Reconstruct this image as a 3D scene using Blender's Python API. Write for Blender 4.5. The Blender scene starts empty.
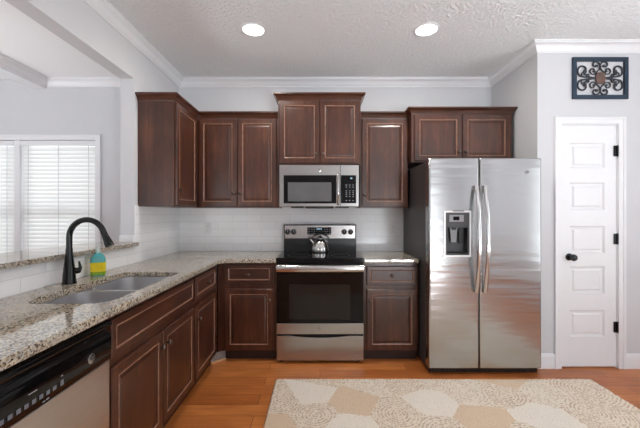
import bpy, bmesh, math, random
import numpy as np
from mathutils import Vector, Matrix
PI = math.pi
random.seed(7)
S = bpy.context.scene
COL = S.collection

# ------------------------------------------------------------------ camera, sky, big lights, exposure
cam_d = bpy.data.cameras.new('camera'); cam = bpy.data.objects.new('camera', cam_d); COL.objects.link(cam)
cam.location = (0, 0, 1.30); cam.rotation_euler = (PI/2, 0, 0)
cam_d.sensor_width = 36; cam_d.lens = 36*330/640; cam_d.clip_start = 0.05
S.camera = cam
S.view_settings.view_transform = 'Standard'; S.view_settings.look = 'None'
S.view_settings.gamma = 1; S.view_settings.use_curve_mapping = False
S.view_settings.exposure = 0.27
try:
    S.cycles.use_denoising = True
    S.cycles.max_bounces = 10; S.cycles.diffuse_bounces = 5; S.cycles.glossy_bounces = 5
    S.cycles.sample_clamp_indirect = 6
except Exception: pass

W = bpy.data.worlds.new('sky'); S.world = W; W.use_nodes = True
nt = W.node_tree; bg = nt.nodes['Background']
tc = nt.nodes.new('ShaderNodeTexCoord'); sp = nt.nodes.new('ShaderNodeSeparateXYZ'); cr = nt.nodes.new('ShaderNodeValToRGB')
nt.links.new(tc.outputs['Generated'], sp.inputs[0]); nt.links.new(sp.outputs['Z'], cr.inputs[0])
cr.color_ramp.elements[0].position = 0.0; cr.color_ramp.elements[0].color = (.62, .66, .66, 1)
cr.color_ramp.elements[1].position = 0.35; cr.color_ramp.elements[1].color = (.86, .93, 1, 1)
nt.links.new(cr.outputs[0], bg.inputs[0]); bg.inputs[1].default_value = 1.6

def area(name, loc, rot, sx, sy, power, col=(1, 1, 1)):
    d = bpy.data.lights.new(name, 'AREA'); d.shape = 'RECTANGLE'; d.size = sx; d.size_y = sy; d.energy = power; d.color = col
    o = bpy.data.objects.new(name, d); COL.objects.link(o); o.location = loc; o.rotation_euler = rot; return o
# daylight at the dining front window; other lamps are added fill outside unseen openings
SKY = (.90, .95, 1)
area('added_patio_fill', (1.75, -2.62, 1.12), (PI/2, 0, 0), 1.4, 2.1, 18, SKY)  # added fill lamp for the kitchen, outside the unseen rear doors
area('added_patio_uplight', (1.6, -4.1, .03), (PI, 0, 0), 4.4, 2.8, 1500, SKY)  # added lamp facing up in place of sunlit ground, brightens the ceiling
area('added_side_fill', (3.56, 1.0, 1.30), (PI/2, 0, PI/2), 1.3, 1.6, 14, SKY)  # added fill lamp outside an unseen side opening
area('added_side_uplight', (4.5, 1.0, .40), (PI, 0, 0), 1.7, 2.0, 150, SKY)  # second added upward lamp, lifts the ceiling from the pantry side
area('added_dining_rear_fill', (-2.95, -2.62, 1.40), (PI/2, 0, 0), 1.9, 1.5, 14, SKY)  # added out-of-view fill lamp aimed at the dining back wall
area('added_dining_uplight', (-5.4, 1.2, .40), (PI, 0, 0), 1.8, 3.4, 230, SKY)  # added upward lamp that brightens the dining ceiling
area('dining_window_daylight', (-3.23, 3.95, 1.40), (-PI/2, 0, 0), 1.7, 1.5, 12, SKY)

# ------------------------------------------------------------------ materials
def srgb(r, g, b):
    f = lambda c: (c/255/12.92) if c/255 <= .04045 else ((c/255+.055)/1.055)**2.4
    return (f(r), f(g), f(b), 1)
class NT:
    def __init__(s, name):
        s.m = bpy.data.materials.new(name); s.m.use_nodes = True
        s.t = s.m.node_tree; s.p = s.t.nodes['Principled BSDF']; s.out = s.t.nodes['Material Output']
        s._c = None
    def n(s, typ, **kw):
        x = s.t.nodes.new('ShaderNode'+typ)
        for k, v in kw.items(): setattr(x, k, v)
        return x
    def l(s, a, b): s.t.links.new(a, b)
    def coord(s, scale=(1, 1, 1)):
        if s._c is None: s._c = s.n('TexCoord')
        mp = s.n('Mapping'); mp.inputs['Scale'].default_value = scale
        s.l(s._c.outputs['Object'], mp.inputs[0]); return mp.outputs[0]
    def noise(s, vec, scale, detail=3, rough=.5):
        x = s.n('TexNoise'); s.l(vec, x.inputs['Vector'])
        x.inputs['Scale'].default_value = scale; x.inputs['Detail'].default_value = detail; x.inputs['Roughness'].default_value = rough
        return x
    def ramp(s, fac, stops, interp='LINEAR'):
        r = s.n('ValToRGB'); r.color_ramp.interpolation = interp
        e = r.color_ramp.elements
        while len(e) < len(stops): e.new(.5)
        for i, (p, c) in enumerate(stops): e[i].position = p; e[i].color = c
        s.l(fac, r.inputs[0]); return r.outputs[0]
    def mix(s, fac, a, b, blend='MIX'):
        x = s.n('MixRGB', blend_type=blend)
        for sock, v in ((x.inputs[0], fac), (x.inputs[1], a), (x.inputs[2], b)):
            if isinstance(v, (int, float)): sock.default_value = v
            elif isinstance(v, tuple): sock.default_value = v
            else: s.l(v, sock)
        return x.outputs[0]
    def bump(s, h, strength=.3, dist=.01):
        b = s.n('Bump'); b.inputs['Strength'].default_value = strength; b.inputs['Distance'].default_value = dist
        s.l(h, b.inputs['Height']); s.l(b.outputs[0], s.p.inputs['Normal']); return b
    def base(s, v):
        if isinstance(v, tuple): s.p.inputs['Base Color'].default_value = v
        else: s.l(v, s.p.inputs['Base Color'])
    def set(s, **kw):
        for k, v in kw.items(): s.p.inputs[k.replace('_', ' ')].default_value = v
        return s
def plain(name, col, rough=.5, metal=0, var=.04, scale=8, bump=0, **kw):
    t = NT(name); n = t.noise(t.coord(), scale)
    lo = tuple(c*(1-var) for c in col[:3])+(1,); hi = tuple(min(1, c*(1+var)) for c in col[:3])+(1,)
    t.base(t.ramp(n.outputs[0], [(.3, lo), (.7, hi)]))
    t.set(Roughness=rough, Metallic=metal)
    for k, v in kw.items(): t.p.inputs[k.replace('_', ' ')].default_value = v
    if bump: t.bump(n.outputs[0], bump, .002)
    return t.m
M = {}
M['wall'] = plain('wall_paint', srgb(202, 203, 206), .75, var=.015, scale=3)
M['trim'] = plain('white_trim_paint', srgb(226, 227, 229), .4, var=.01)
t = NT('textured_ceiling'); c = t.coord()
n1 = t.noise(c, 42, 4, .55); h = t.ramp(n1.outputs[0], [(.42, (0, 0, 0, 1)), (.62, (1, 1, 1, 1))])
t.base(srgb(234, 235, 236)); t.set(Roughness=.9); t.bump(h, .8, .009); M['ceiling'] = t.m
t = NT('faintly_textured_ceiling'); n1 = t.noise(t.coord(), 42, 4, .55); t.base(srgb(234, 235, 236)); t.set(Roughness=.9); t.bump(n1.outputs[0], .3, .006); M['ceiling_smooth'] = t.m
def wood(name, lo, mid, hi, axis, rough=.34, coat=.25):
    t = NT(name); sc = {'z': (14, 14, 1.4), 'x': (1.4, 14, 14), 'y': (14, 1.4, 14)}[axis]
    a = t.noise(t.coord(sc), 1.6, 6, .6); b = t.noise(t.coord(tuple(q*6 for q in sc)), 1.5, 3, .6)
    bl = t.noise(t.coord((2.2, 2.2, 2.2)), 1.5, 2)
    k = t.mix(.35, a.outputs[0], b.outputs[0]); k = t.mix(.3, k, bl.outputs[0])
    t.base(t.ramp(k, [(.34, lo), (.5, mid), (.68, hi)])); t.set(Roughness=rough, Coat_Weight=coat, Coat_Roughness=.2)
    t.bump(b.outputs[0], .08, .002); return t.m
cw = (srgb(44, 21, 12), srgb(68, 35, 21), srgb(98, 56, 35))
for ax in 'xyz': M['wood_'+ax] = wood('cherry_stained_wood_'+ax, *cw, ax)
M['bead'] = plain('pale_bead_edge', srgb(142, 104, 84), .28, var=.3, scale=30, Coat_Weight=.3)  # bead drawn paler than the cabinet wood around it
M['toe'] = plain('dark_toe_kick', srgb(45, 25, 19), .5, var=.2)
M['grayboard'] = plain('weathered_gray_board', srgb(128, 118, 112), .6, var=.12, scale=20)
M['tanwood'] = plain('tan_shoe_moulding', srgb(196, 150, 108), .5, var=.1)
# granite
t = NT('speckled_granite'); c = t.coord()
v1 = t.n('TexVoronoi'); v1.inputs['Scale'].default_value = 160; t.l(c, v1.inputs['Vector'])
sp_ = t.n('SeparateColor'); t.l(v1.outputs['Color'], sp_.inputs[0])
n1 = t.noise(c, 26, 4, .6); n2 = t.noise(c, 7, 3)
k = t.mix(.42, sp_.outputs[0], n1.outputs[0])
col = t.ramp(k, [(.22, srgb(38, 32, 28)), (.34, srgb(112, 92, 70)), (.44, srgb(172, 156, 132)), (.56, srgb(202, 192, 172)), (.74, srgb(164, 158, 150)), (.86, srgb(86, 74, 62))])
col = t.mix(t.ramp(n2.outputs[0], [(.45, (0, 0, 0, 1)), (.75, (.55, .55, .55, 1))]), col, srgb(150, 147, 142))
t.base(col); t.set(Roughness=.035, IOR=1.85); M['granite'] = t.m
# subway tile
t = NT('white_subway_tile'); c0 = t.n('TexCoord'); s3 = t.n('SeparateXYZ'); t.l(c0.outputs['Object'], s3.inputs[0])
ad = t.n('Math', operation='ADD'); t.l(s3.outputs['X'], ad.inputs[0]); t.l(s3.outputs['Y'], ad.inputs[1])
zz = t.n('Math', operation='SUBTRACT'); t.l(s3.outputs['Z'], zz.inputs[0]); zz.inputs[1].default_value = .905
cb = t.n('CombineXYZ'); t.l(ad.outputs[0], cb.inputs[0]); t.l(zz.outputs[0], cb.inputs[1])
br = t.n('TexBrick'); t.l(cb.outputs[0], br.inputs['Vector'])
br.inputs['Scale'].default_value = 1; br.inputs['Brick Width'].default_value = .305; br.inputs['Row Height'].default_value = .078
br.inputs['Mortar Size'].default_value = .0016; br.inputs['Mortar Smooth'].default_value = .3
br.inputs['Color1'].default_value = srgb(240, 240, 241); br.inputs['Color2'].default_value = srgb(236, 237, 238); br.inputs['Mortar'].default_value = srgb(212, 212, 214)
t.base(br.outputs['Color']); t.set(Roughness=.16)
nn = t.noise(t.coord(), 9, 2); inv = t.mix(.25, br.outputs['Fac'], nn.outputs[0])
b = t.bump(inv, .25, -.003); M['tile'] = t.m
# wood floor, planks along X
t = NT('oak_plank_floor'); c = t.coord()
br = t.n('TexBrick'); t.l(c, br.inputs['Vector']); br.offset = .37; br.offset_frequency = 2
br.inputs['Scale'].default_value = 1; br.inputs['Brick Width'].default_value = 1.15; br.inputs['Row Height'].default_value = .125
br.inputs['Mortar Size'].default_value = .0018; br.inputs['Mortar Smooth'].default_value = .2; br.inputs['Bias'].default_value = 0
br.inputs['Color1'].default_value = srgb(218, 142, 80); br.inputs['Color2'].default_value = srgb(184, 110, 58); br.inputs['Mortar'].default_value = srgb(120, 66, 34)
g = t.noise(t.coord((1.5, 22, 1)), 2.2, 5, .6); g2 = t.noise(t.coord((1.2, 3.5, 1)), 2.6, 4, .6)
col = t.mix(.75, br.outputs['Color'], t.ramp(g.outputs[0], [(.3, srgb(200, 190, 180)), (.7, srgb(255, 252, 248))]), 'MULTIPLY')
col = t.mix(.5, col, t.ramp(g2.outputs[0], [(.35, srgb(205, 175, 150)), (.65, srgb(255, 246, 232))]), 'MULTIPLY')
t.base(col); t.set(Roughness=.3); t.bump(t.mix(.3, br.outputs['Fac'], g.outputs[0]), .12, -.003); M['floor'] = t.m
# brushed stainless
def steel(name, col, rough, axis, ripple=0):
    t = NT(name); sc = {'x': (3, 300, 300), 'z': (300, 300, 3), 'y': (300, 3, 300)}[axis]
    n = t.noise(t.coord(sc), 1, 2)
    t.base(t.ramp(n.outputs[0], [(.3, tuple(q*.93 for q in col[:3])+(1,)), (.7, col)])); t.set(Metallic=1, Roughness=rough)
    h = n.outputs[0]
    if ripple:
        r = t.noise(t.coord((1.1, 1.1, 9)), 1.7, 2, .4)
        b1 = t.n('Bump'); b1.inputs['Strength'].default_value = ripple; b1.inputs['Distance'].default_value = .02
        t.l(r.outputs[0], b1.inputs['Height'])
        b2 = t.bump(h, .03, .001); t.l(b1.outputs[0], b2.inputs['Normal'])
    else: t.bump(h, .05, .001)
    return t.m
M['steel_x'] = steel('brushed_stainless', srgb(178, 176, 174), .27, 'x')
M['steel_y'] = steel('brushed_stainless_dishwasher', srgb(202, 196, 190), .33, 'y')
M['steel_door'] = steel('rippled_stainless_door', srgb(184, 184, 184), .22, 'x', .2)
M['steel_bright'] = plain('polished_stainless', srgb(196, 195, 194), .16, 1, .02)
M['steel_sink'] = plain('satin_sink_steel', srgb(214, 214, 216), .36, 1, .03, scale=6)
M['chrome'] = plain('bright_chrome_trim', srgb(238, 238, 240), .25, .4, .02)
M['blackgloss'] = plain('black_glass', srgb(10, 10, 11), .06, 0, .1, Specular_IOR_Level=.3)
M['glasswin'] = plain('smoked_oven_glass', srgb(34, 31, 29), .08, 0, .12, scale=4, Specular_IOR_Level=.3)
M['micro_win'] = plain('smoked_microwave_glass', srgb(92, 92, 94), .14, 0, .08, scale=5)
M['blackplastic'] = plain('black_plastic', srgb(22, 22, 24), .3, 0, .1)
M['fridge_side'] = plain('dark_gray_appliance_paint', srgb(62, 59, 58), .42, 0, .06, scale=60, bump=.1)
M['darkgray'] = plain('dark_gray_plastic', srgb(58, 58, 60), .35, 0, .08)
M['midgray'] = plain('gray_plastic', srgb(140, 141, 144), .35, 0, .05)
M['darkmid'] = plain('gray_button_plastic', srgb(104, 107, 114), .4, 0, .05)
M['print'] = plain('pale_printed_marks', srgb(150, 154, 160), .5, 0, .05)
M['pewter'] = plain('dark_pewter_metal', srgb(98, 88, 82), .28, .9, .1)
M['matteblack'] = plain('matte_black_metal', srgb(10, 11, 13), .2, .3, .12)
M['outlet'] = plain('white_outlet_plastic', srgb(226, 226, 226), .35, 0, .01)
M['slot'] = plain('outlet_slot_shadow_gap', srgb(90, 90, 92), .6, 0, .05)
M['navy'] = plain('weathered_navy_paint', srgb(32, 50, 67), .55, 0, .22, scale=25, bump=.2)
M['iron'] = plain('dark_iron_scroll', srgb(52, 54, 62), .45, .3, .3, scale=40)
M['bronze'] = plain('antique_bronze_medallion', srgb(110, 88, 80), .45, .4, .3, scale=60, bump=.4)
M['label'] = plain('yellow_paper_label', srgb(232, 208, 20), .5, 0, .08, scale=30)
M['label_blue'] = plain('pale_blue_label_band', srgb(150, 205, 222), .5, 0, .05)
t = NT('teal_dish_soap'); t.base(srgb(104, 196, 200)); t.set(Roughness=.1, Transmission_Weight=.45, IOR=1.36); M['soap'] = t.m
t = NT('green_dish_soap'); t.base(srgb(150, 190, 50)); t.set(Roughness=.1, Transmission_Weight=.3, IOR=1.36); M['soap_green'] = t.m
t = NT('clear_plastic_cap'); t.base(srgb(216, 228, 226)); t.set(Roughness=.2, Transmission_Weight=.4); M['cap'] = t.m
t = NT('lit_lamp_lens'); t.base((1, 1, 1, 1)); t.p.inputs['Emission Color'].default_value = (1, .97, .92, 1); t.p.inputs['Emission Strength'].default_value = 6; M['lens'] = t.m
t = NT('lit_clock_digits'); t.base(srgb(40, 60, 80)); t.p.inputs['Emission Color'].default_value = (.5, .8, 1, 1); t.p.inputs['Emission Strength'].default_value = .6; M['digits'] = t.m
t = NT('window_glass'); tr = t.n('BsdfTransparent'); gl = t.n('BsdfGlossy'); gl.inputs['Roughness'].default_value = .02
mx = t.n('MixShader'); mx.inputs[0].default_value = .06; t.l(tr.outputs[0], mx.inputs[1]); t.l(gl.outputs[0], mx.inputs[2]); t.l(mx.outputs[0], t.out.inputs[0]); M['glass'] = t.m
t = NT('white_vinyl_slat'); df = t.n('BsdfDiffuse'); df.inputs[0].default_value = srgb(240, 240, 240); tl = t.n('BsdfTranslucent'); tl.inputs[0].default_value = srgb(246, 246, 244)
mx = t.n('MixShader'); mx.inputs[0].default_value = .4; t.l(df.outputs[0], mx.inputs[1]); t.l(tl.outputs[0], mx.inputs[2]); t.l(mx.outputs[0], t.out.inputs[0]); M['slat'] = t.m
t = NT('woven_rug_yarn'); at = t.n('Attribute', attribute_name='yarn'); t.base(at.outputs['Color']); t.set(Roughness=.95)
n = t.noise(t.coord(), 260, 2); t.bump(n.outputs[0], .5, .004); M['rug'] = t.m

# ------------------------------------------------------------------ mesh helpers
class MB:
    """collects shapes in world coordinates; build() links them as ONE mesh object"""
    def __init__(s): s.b = bmesh.new()
    def face(s, pts):
        return s.b.faces.new([s.b.verts.new(p) for p in pts])
    def box(s, x0, x1, y0, y1, z0, z1, F=None, bev=0):
        F = F or (lambda a, b, c: (a, b, c))
        nv = [s.b.verts.new(F(x, y, z)) for z in (z0, z1) for y in (y0, y1) for x in (x0, x1)]
        fs = [s.b.faces.new([nv[i] for i in q]) for q in ((0, 1, 3, 2), (4, 6, 7, 5), (0, 4, 5, 1), (2, 3, 7, 6), (0, 2, 6, 4), (1, 5, 7, 3))]
        if bev:
            es = list({e for f in fs for e in f.edges})
            bmesh.ops.bevel(s.b, geom=es, offset=bev, segments=2, affect='EDGES', profile=.6)
        return s
    def prism(s, pts, F, c0, c1):
        """polygon pts (a,b) extruded from c0 to c1, F(a,b,c) -> world"""
        lo = [s.b.verts.new(F(a, b, c0)) for a, b in pts]; hi = [s.b.verts.new(F(a, b, c1)) for a, b in pts]
        n = len(pts)
        s.b.faces.new(lo); s.b.faces.new(hi)
        for i in range(n): s.b.faces.new((lo[i], lo[(i+1) % n], hi[(i+1) % n], hi[i]))
        return s
    def rings(s, F, a0, a1, b0, b1, prof, cap=True, capstart=False):
        """nested rectangles: prof = [(inset, height)]"""
        prev = None
        for i, (q, c) in enumerate(prof):
            r = [s.b.verts.new(F(a, b, c)) for a, b in ((a0+q, b0+q), (a1-q, b0+q), (a1-q, b1-q), (a0+q, b1-q))]
            if prev:
                for k in range(4): s.b.faces.new((prev[k], prev[(k+1) % 4], r[(k+1) % 4], r[k]))
            elif capstart: s.b.faces.new(r)
            prev = r
        if cap: s.b.faces.new(prev)
        return s
    def lathe(s, F, prof, n=24, cap0=True, cap1=True):
        """prof = [(radius, height)] about the axis; F(a,b,c), c along the axis"""
        prev = None; first = None
        for r, c in prof:
            ring = [s.b.verts.new(F(r*math.cos(2*PI*k/n), r*math.sin(2*PI*k/n), c)) for k in range(n)]
            if prev:
                for k in range(n): s.b.faces.new((prev[k], prev[(k+1) % n], ring[(k+1) % n], ring[k]))
            else: first = ring
            prev = ring
        if cap0: s.b.faces.new(first)
        if cap1: s.b.faces.new(prev)
        return s
    def tube(s, pts, rad, n=10, sx=1.0, up=None):
        """swept round section; rad a number or list; sx widens the section sideways"""
        pts = [Vector(p) for p in pts]; m = len(pts)
        if isinstance(rad, (int, float)): rad = [rad]*m
        tang = [(pts[min(i+1, m-1)]-pts[max(i-1, 0)]).normalized() for i in range(m)]
        u = Vector(up) if up else (Vector((0, 0, 1)) if abs(tang[0].z) < .9 else Vector((1, 0, 0)))
        prev = None; first = None
        for i in range(m):
            v = tang[i].cross(u).normalized(); w = v.cross(tang[i]).normalized()
            if not up: u = w
            ring = [s.b.verts.new(pts[i]+(v*math.cos(2*PI*k/n)*sx+w*math.sin(2*PI*k/n))*rad[i]) for k in range(n)]
            if prev:
                for k in range(n): s.b.faces.new((prev[k], prev[(k+1) % n], ring[(k+1) % n], ring[k]))
            else: first = ring
            prev = ring
        s.b.faces.new(first); s.b.faces.new(prev); return s
    def sweep(s, path, prof, side=1):
        """moulding: prof = closed [(out, z)] carried along the XY polyline with mitred corners; out goes to the right of travel times side"""
        n = len(path); rows = []
        dirs = [(Vector(path[i+1])-Vector(path[i])).normalized() for i in range(n-1)]
        nor = [Vector((d.y, -d.x))*side for d in dirs]
        for i in range(n):
            if i == 0: mvec = nor[0]
            elif i == n-1: mvec = nor[-1]
            else:
                a, b_ = nor[i-1], nor[i]; mvec = (a+b_)/(1+a.dot(b_))
            rows.append([s.b.verts.new((path[i][0]+mvec.x*o, path[i][1]+mvec.y*o, z)) for o, z in prof])
        m = len(prof)
        for i in range(n-1):
            for k in range(m): s.b.faces.new((rows[i][k], rows[i][(k+1) % m], rows[i+1][(k+1) % m], rows[i+1][k]))
        s.b.faces.new(rows[0]); s.b.faces.new(rows[-1]); return s
    def build(s, name, mat, parent=None, smooth=None, bevel=0):
        bmesh.ops.recalc_face_normals(s.b, faces=s.b.faces)
        off = root_loc(parent)
        bmesh.ops.translate(s.b, verts=s.b.verts, vec=-off)
        me = bpy.data.meshes.new(name); s.b.to_mesh(me); s.b.free()
        for m in (mat if isinstance(mat, (list, tuple)) else [mat]): me.materials.append(m)
        if smooth is not None:
            me.polygons.foreach_set('use_smooth', [True]*len(me.polygons))
            me.set_sharp_from_angle(angle=math.radians(smooth))
        o = bpy.data.objects.new(name, me); COL.objects.link(o)
        if parent is not None: o.parent = parent
        if bevel:
            md = o.modifiers.new('eased_edges', 'BEVEL'); md.width = bevel; md.segments = 2; md.limit_method = 'ANGLE'; md.angle_limit = math.radians(40)
        return o
def root_loc(p):
    v = Vector((0, 0, 0))
    while p is not None: v += p.location; p = p.parent
    return v
def thing(name, loc, label, cat, group=None, kind=None):
    o = bpy.data.objects.new(name, None); COL.objects.link(o); o.location = loc; o.empty_display_size = .1
    o['label'] = label; o['category'] = cat
    if group: o['group'] = group
    if kind: o['kind'] = kind
    return o
def tag(o, label, cat, group=None, kind=None):
    o['label'] = label; o['category'] = cat
    if group: o['group'] = group
    if kind: o['kind'] = kind
    return o
def struct(o, label, cat): return tag(o, label, cat, kind='structure')
def BK(y):                       # a face that looks at the camera: a = x, b = z, c = towards the camera
    return lambda a, b, c: (a, y-c, b)
def LF(x):                       # a face of the left run, looking to +x: a = y, b = z, c = +x
    return lambda a, b, c: (x+c, a, b)
def UP(x, y, z): return lambda a, b, c: (x+a, y+b, z+c)
def AT(F, a0, b0, c0=0): return lambda a, b, c: F(a0+a, b0+b, c0+c)

# ------------------------------------------------------------------ the room
CEIL = 2.737; YW = 3.53; XL = -1.503; XL2 = -1.617; XA = 1.834; YD = 2.783; YR = -2.45; XR = 3.4; XFAR = -4.3
YE = 2.674; HB = 2.395
struct(MB().box(XFAR-.1, XR+.1, YR-.1, YW+.12, -.06, 0).build('floor', M['floor']), 'orange-brown wood plank floor running across the kitchen', 'floor')
struct(MB().box(XL2, XR+.1, YR-.1, YW+.12, CEIL, CEIL+.1).build('ceiling', M['ceiling']), 'light gray knockdown-textured ceiling', 'ceiling')
struct(MB().box(XFAR-.1, XL2, YR-.1, YW+.12, CEIL, CEIL+.1).build('ceiling_dining', M['ceiling_smooth']), 'bright smooth ceiling of the dining room beyond the header', 'ceiling')
WX0, WX1, WZ0, WZ1 = -4.06, -2.396, .70, 2.09
b = MB().box(XFAR-.1, WX0, YW, YW+.12, 0, CEIL).box(WX1, XR, YW, YW+.12, 0, CEIL).box(WX0, WX1, YW, YW+.12, 0, WZ0).box(WX0, WX1, YW, YW+.12, WZ1, CEIL)
struct(b.build('wall_back', M['wall']), 'light gray painted wall behind the range and the dining window', 'wall')
b = MB().box(XL2, XL, YE, YW, 0, CEIL).box(XL2, XL, YR, YE, HB, CEIL)
struct(b.build('wall_left', M['wall']), 'gray wall end and dropped header over the bar opening', 'wall')
struct(MB().box(XL2, XL, .72, YE, 0, 1.042).build('wall_bar', M['wall']), 'half-height wall under the granite bar top', 'wall')
DX0, DX1, DZ1 = 2.037, 2.503, 2.052
b = MB().box(XA, DX0-.012, YD, YD+.11, 0, CEIL).box(DX1+.012, XR, YD, YD+.11, 0, CEIL).box(DX0-.012, DX1+.012, YD, YD+.11, DZ1+.012, CEIL)
struct(b.build('wall_right', M['wall']), 'light gray wall around the white pantry door', 'wall')
struct(MB().box(XA, XA+.11, YD+.11, YW, 0, CEIL).build('wall_alcove', M['wall']), 'gray side wall of the refrigerator alcove', 'wall')
b = MB().box(XR, XR+.1, YR, .35, 0, CEIL).box(XR, XR+.1, 1.65, YD+.11, 0, CEIL).box(XR, XR+.1, .35, 1.65, 2.12, CEIL).box(XR, XR+.1, .35, 1.65, 0, .5)
struct(b.build('wall_side', M['wall']), 'gray side wall past the pantry', 'wall')
b = MB().box(XFAR-.1, XFAR, YR, 0, 0, CEIL).box(XFAR-.1, XFAR, 2.4, YW, 0, CEIL).box(XFAR-.1, XFAR, 0, 2.4, 0, .6).box(XFAR-.1, XFAR, 0, 2.4, 2.12, CEIL)
struct(b.build('wall_dining', M['wall']), 'gray far side wall of the dining room', 'wall')
b = MB().box(XFAR-.08, XFAR-.02, 0, .06, .6, 2.12).box(XFAR-.08, XFAR-.02, 2.34, 2.4, .6, 2.12).box(XFAR-.08, XFAR-.02, 1.17, 1.23, .6, 2.12).box(XFAR-.08, XFAR-.02, .06, 2.34, 2.06, 2.12).box(XFAR-.08, XFAR-.02, .06, 2.34, .6, .66)
struct(b.build('window_6', M['trim']), 'white framed window, unseen, added on the far side to brighten the dining room', 'window')  # unseen opening added so fill reaches the dining ceiling
rx = [(-3.9, -2.0, .65, 2.1), (1.05, 2.45, .06, 2.12), (-.66, -.42, .3, 2.12)]  # unseen rear openings, placed for fill and for reflections in the steel
b = MB().box(XFAR, -3.9, YR-.1, YR, 0, CEIL).box(-2.0, -.66, YR-.1, YR, 0, CEIL).box(-.42, 1.05, YR-.1, YR, 0, CEIL).box(2.45, XR, YR-.1, YR, 0, CEIL)
for x0, x1, z0, z1 in rx: b.box(x0, x1, YR-.1, YR, z1, CEIL).box(x0, x1, YR-.1, YR, 0, z0)
struct(b.build('wall_rear', M['wall']), 'gray wall with glazed openings facing the kitchen', 'wall')
for i, (x0, x1, z0, z1) in enumerate(rx):
    b = MB().box(x0, x0+.06, YR-.08, YR-.02, z0, z1).box(x1-.06, x1, YR-.08, YR-.02, z0, z1).box(x0, x1, YR-.08, YR-.02, z1-.06, z1).box(x0, x1, YR-.08, YR-.02, z0, z0+.06)
    m = (x0+x1)/2
    if i < 2: b.box(m-.04, m+.04, YR-.08, YR-.02, z0, z1)
    struct(b.build('window_%d' % (i+2), M['trim']), ['white framed rear window added to light the dining room', 'white framed glazed patio doors', 'narrow white framed rear sidelight added for its reflected strip'][i], 'window')
b = MB().box(XR+.02, XR+.08, .35, .41, .5, 2.12).box(XR+.02, XR+.08, 1.59, 1.65, .5, 2.12).box(XR+.02, XR+.08, .41, 1.59, 2.05, 2.12).box(XR+.02, XR+.08, .41, 1.59, .5, .56).box(XR+.02, XR+.08, .41, 1.59, 1.28, 1.33)
struct(b.build('window_5', M['trim']), 'white framed side window, unseen, added for fill light', 'window')  # unseen opening added for side fill and the refrigerator's reflection
# tiled backsplash
TT = .007
struct(MB().box(XL+TT, .885, YW-TT, YW, .86, 1.40).build('wall_backsplash_back', M['tile']), 'white subway tile backsplash behind the range', 'backsplash')
b = MB().box(XL, XL+TT, YE, YW-TT, .86, 1.375).box(XL, XL+TT, .74, YE, .86, 1.041)
struct(b.build('wall_backsplash_left', M['tile']), 'white subway tile backsplash along the sink counter', 'backsplash')
struct(MB().box(XL2-.004, XL-.001, YE-.012, YE, 1.073, 1.128, bev=.002).build('trim_1', M['trim']), 'short white ledge trim at the wall end above the bar top', 'trim')
# crown mouldings of the room
CP = [(0, 0), (0, -.082), (.008, -.082), (.010, -.072), (.018, -.067), (.025, -.056), (.036, -.039), (.053, -.025), (.064, -.021), (.066, -.012), (.072, -.010), (.072, 0)]
cp = [(o, CEIL+z) for o, z in CP]
struct(MB().sweep([(XL, YR), (XL, YW), (XA, YW), (XA, YD), (XR, YD)], cp, 1).build('trim_2', M['trim'], smooth=35), 'white crown moulding around the kitchen ceiling', 'crown moulding')
struct(MB().sweep([(-2.93, YW), (XL2, YW)], cp, 1).build('trim_3', M['trim'], smooth=35), 'white crown moulding above the dining window', 'crown moulding')
b = MB().box(-3.09, -2.93, YR, YW, 2.640, CEIL)
b.sweep([(-2.93, YR), (-2.93, YW)], cp, 1)
struct(b.build('trim_4', M['trim']), 'white boxed beam crossing the dining room ceiling', 'beam')
# baseboards
BP = [(0, 0), (0, .125), (.006, .125), (.010, .112), (.014, .100), (.014, 0)]
def skirt(name, path, label): struct(MB().sweep(path, BP, 1).build(name, M['trim']), label, 'baseboard')
skirt('baseboard_right', [(XA, YD), (1.974, YD)], 'short white baseboard between refrigerator and pantry door casing')
skirt('baseboard_far_right', [(2.566, YD), (XR, YD)], 'white baseboard past the pantry door hinges')

# pantry door
d = thing('door_1', (2.27, YD, 0), 'narrow white five-panel pantry door with dark knob', 'door', kind='structure')
F = BK(YD)
def casing(b, F, xi0, xi1, zi0, zi1, w_, c1, sill=None):
    xo0, xo1, zo1 = xi0-w_, xi1+w_, zi1+w_
    for c0, c, q0 in ((0, c1, 0), (c1, c1+.006, w_*.68)):
        a0, a1, t1 = xi0-q0, xi1+q0, zi1+q0
        b.prism([(xo0, zi0), (a0, zi0), (a0, t1), (xo0, zo1)], F, c0, c).prism([(a1, zi0), (xo1, zi0), (xo1, zo1), (a1, t1)], F, c0, c).prism([(xo0, zo1), (a0, t1), (a1, t1), (xo1, zo1)], F, c0, c)
b = MB(); casing(b, F, 2.030, 2.510, 0, 2.058, .056, .013)
b.box(2.022, DX0-.001, 0, 2.058, -.10, -.001, F=F).box(DX1+.001, 2.518, 0, 2.058, -.10, -.001, F=F).box(DX0-.001, DX1+.001, DZ1, 2.066, -.10, -.001, F=F)
b.build('casing', M['trim'], d)
F2 = BK(YD+.006)
pz = [(z0, z1) for z0, z1 in ((.262, .486), (.626, .856), (.968, 1.198), (1.334, 1.566), (1.686, 1.900))]
px0, px1 = 2.112, 2.406
b = MB().box(DX0, DX1, .012, DZ1-.002, -.036, -.016, F=F2)
b.box(DX0, px0, .012, DZ1-.002, -.016, 0, F=F2).box(px1, DX1, .012, DZ1-.002, -.016, 0, F=F2)
zs = [.012]+[q for p in pz for q in p]+[DZ1-.002]
for k in range(0, len(zs), 2): b.box(px0, px1, zs[k], zs[k+1], -.016, 0, F=F2)
for z0, z1 in pz: b.rings(F2, px0, px1, z0, z1, [(.0004, -.0003), (.010, -.012), (.026, -.012), (.038, -.003)])
b.build('door_slab', M['trim'], d)
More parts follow.
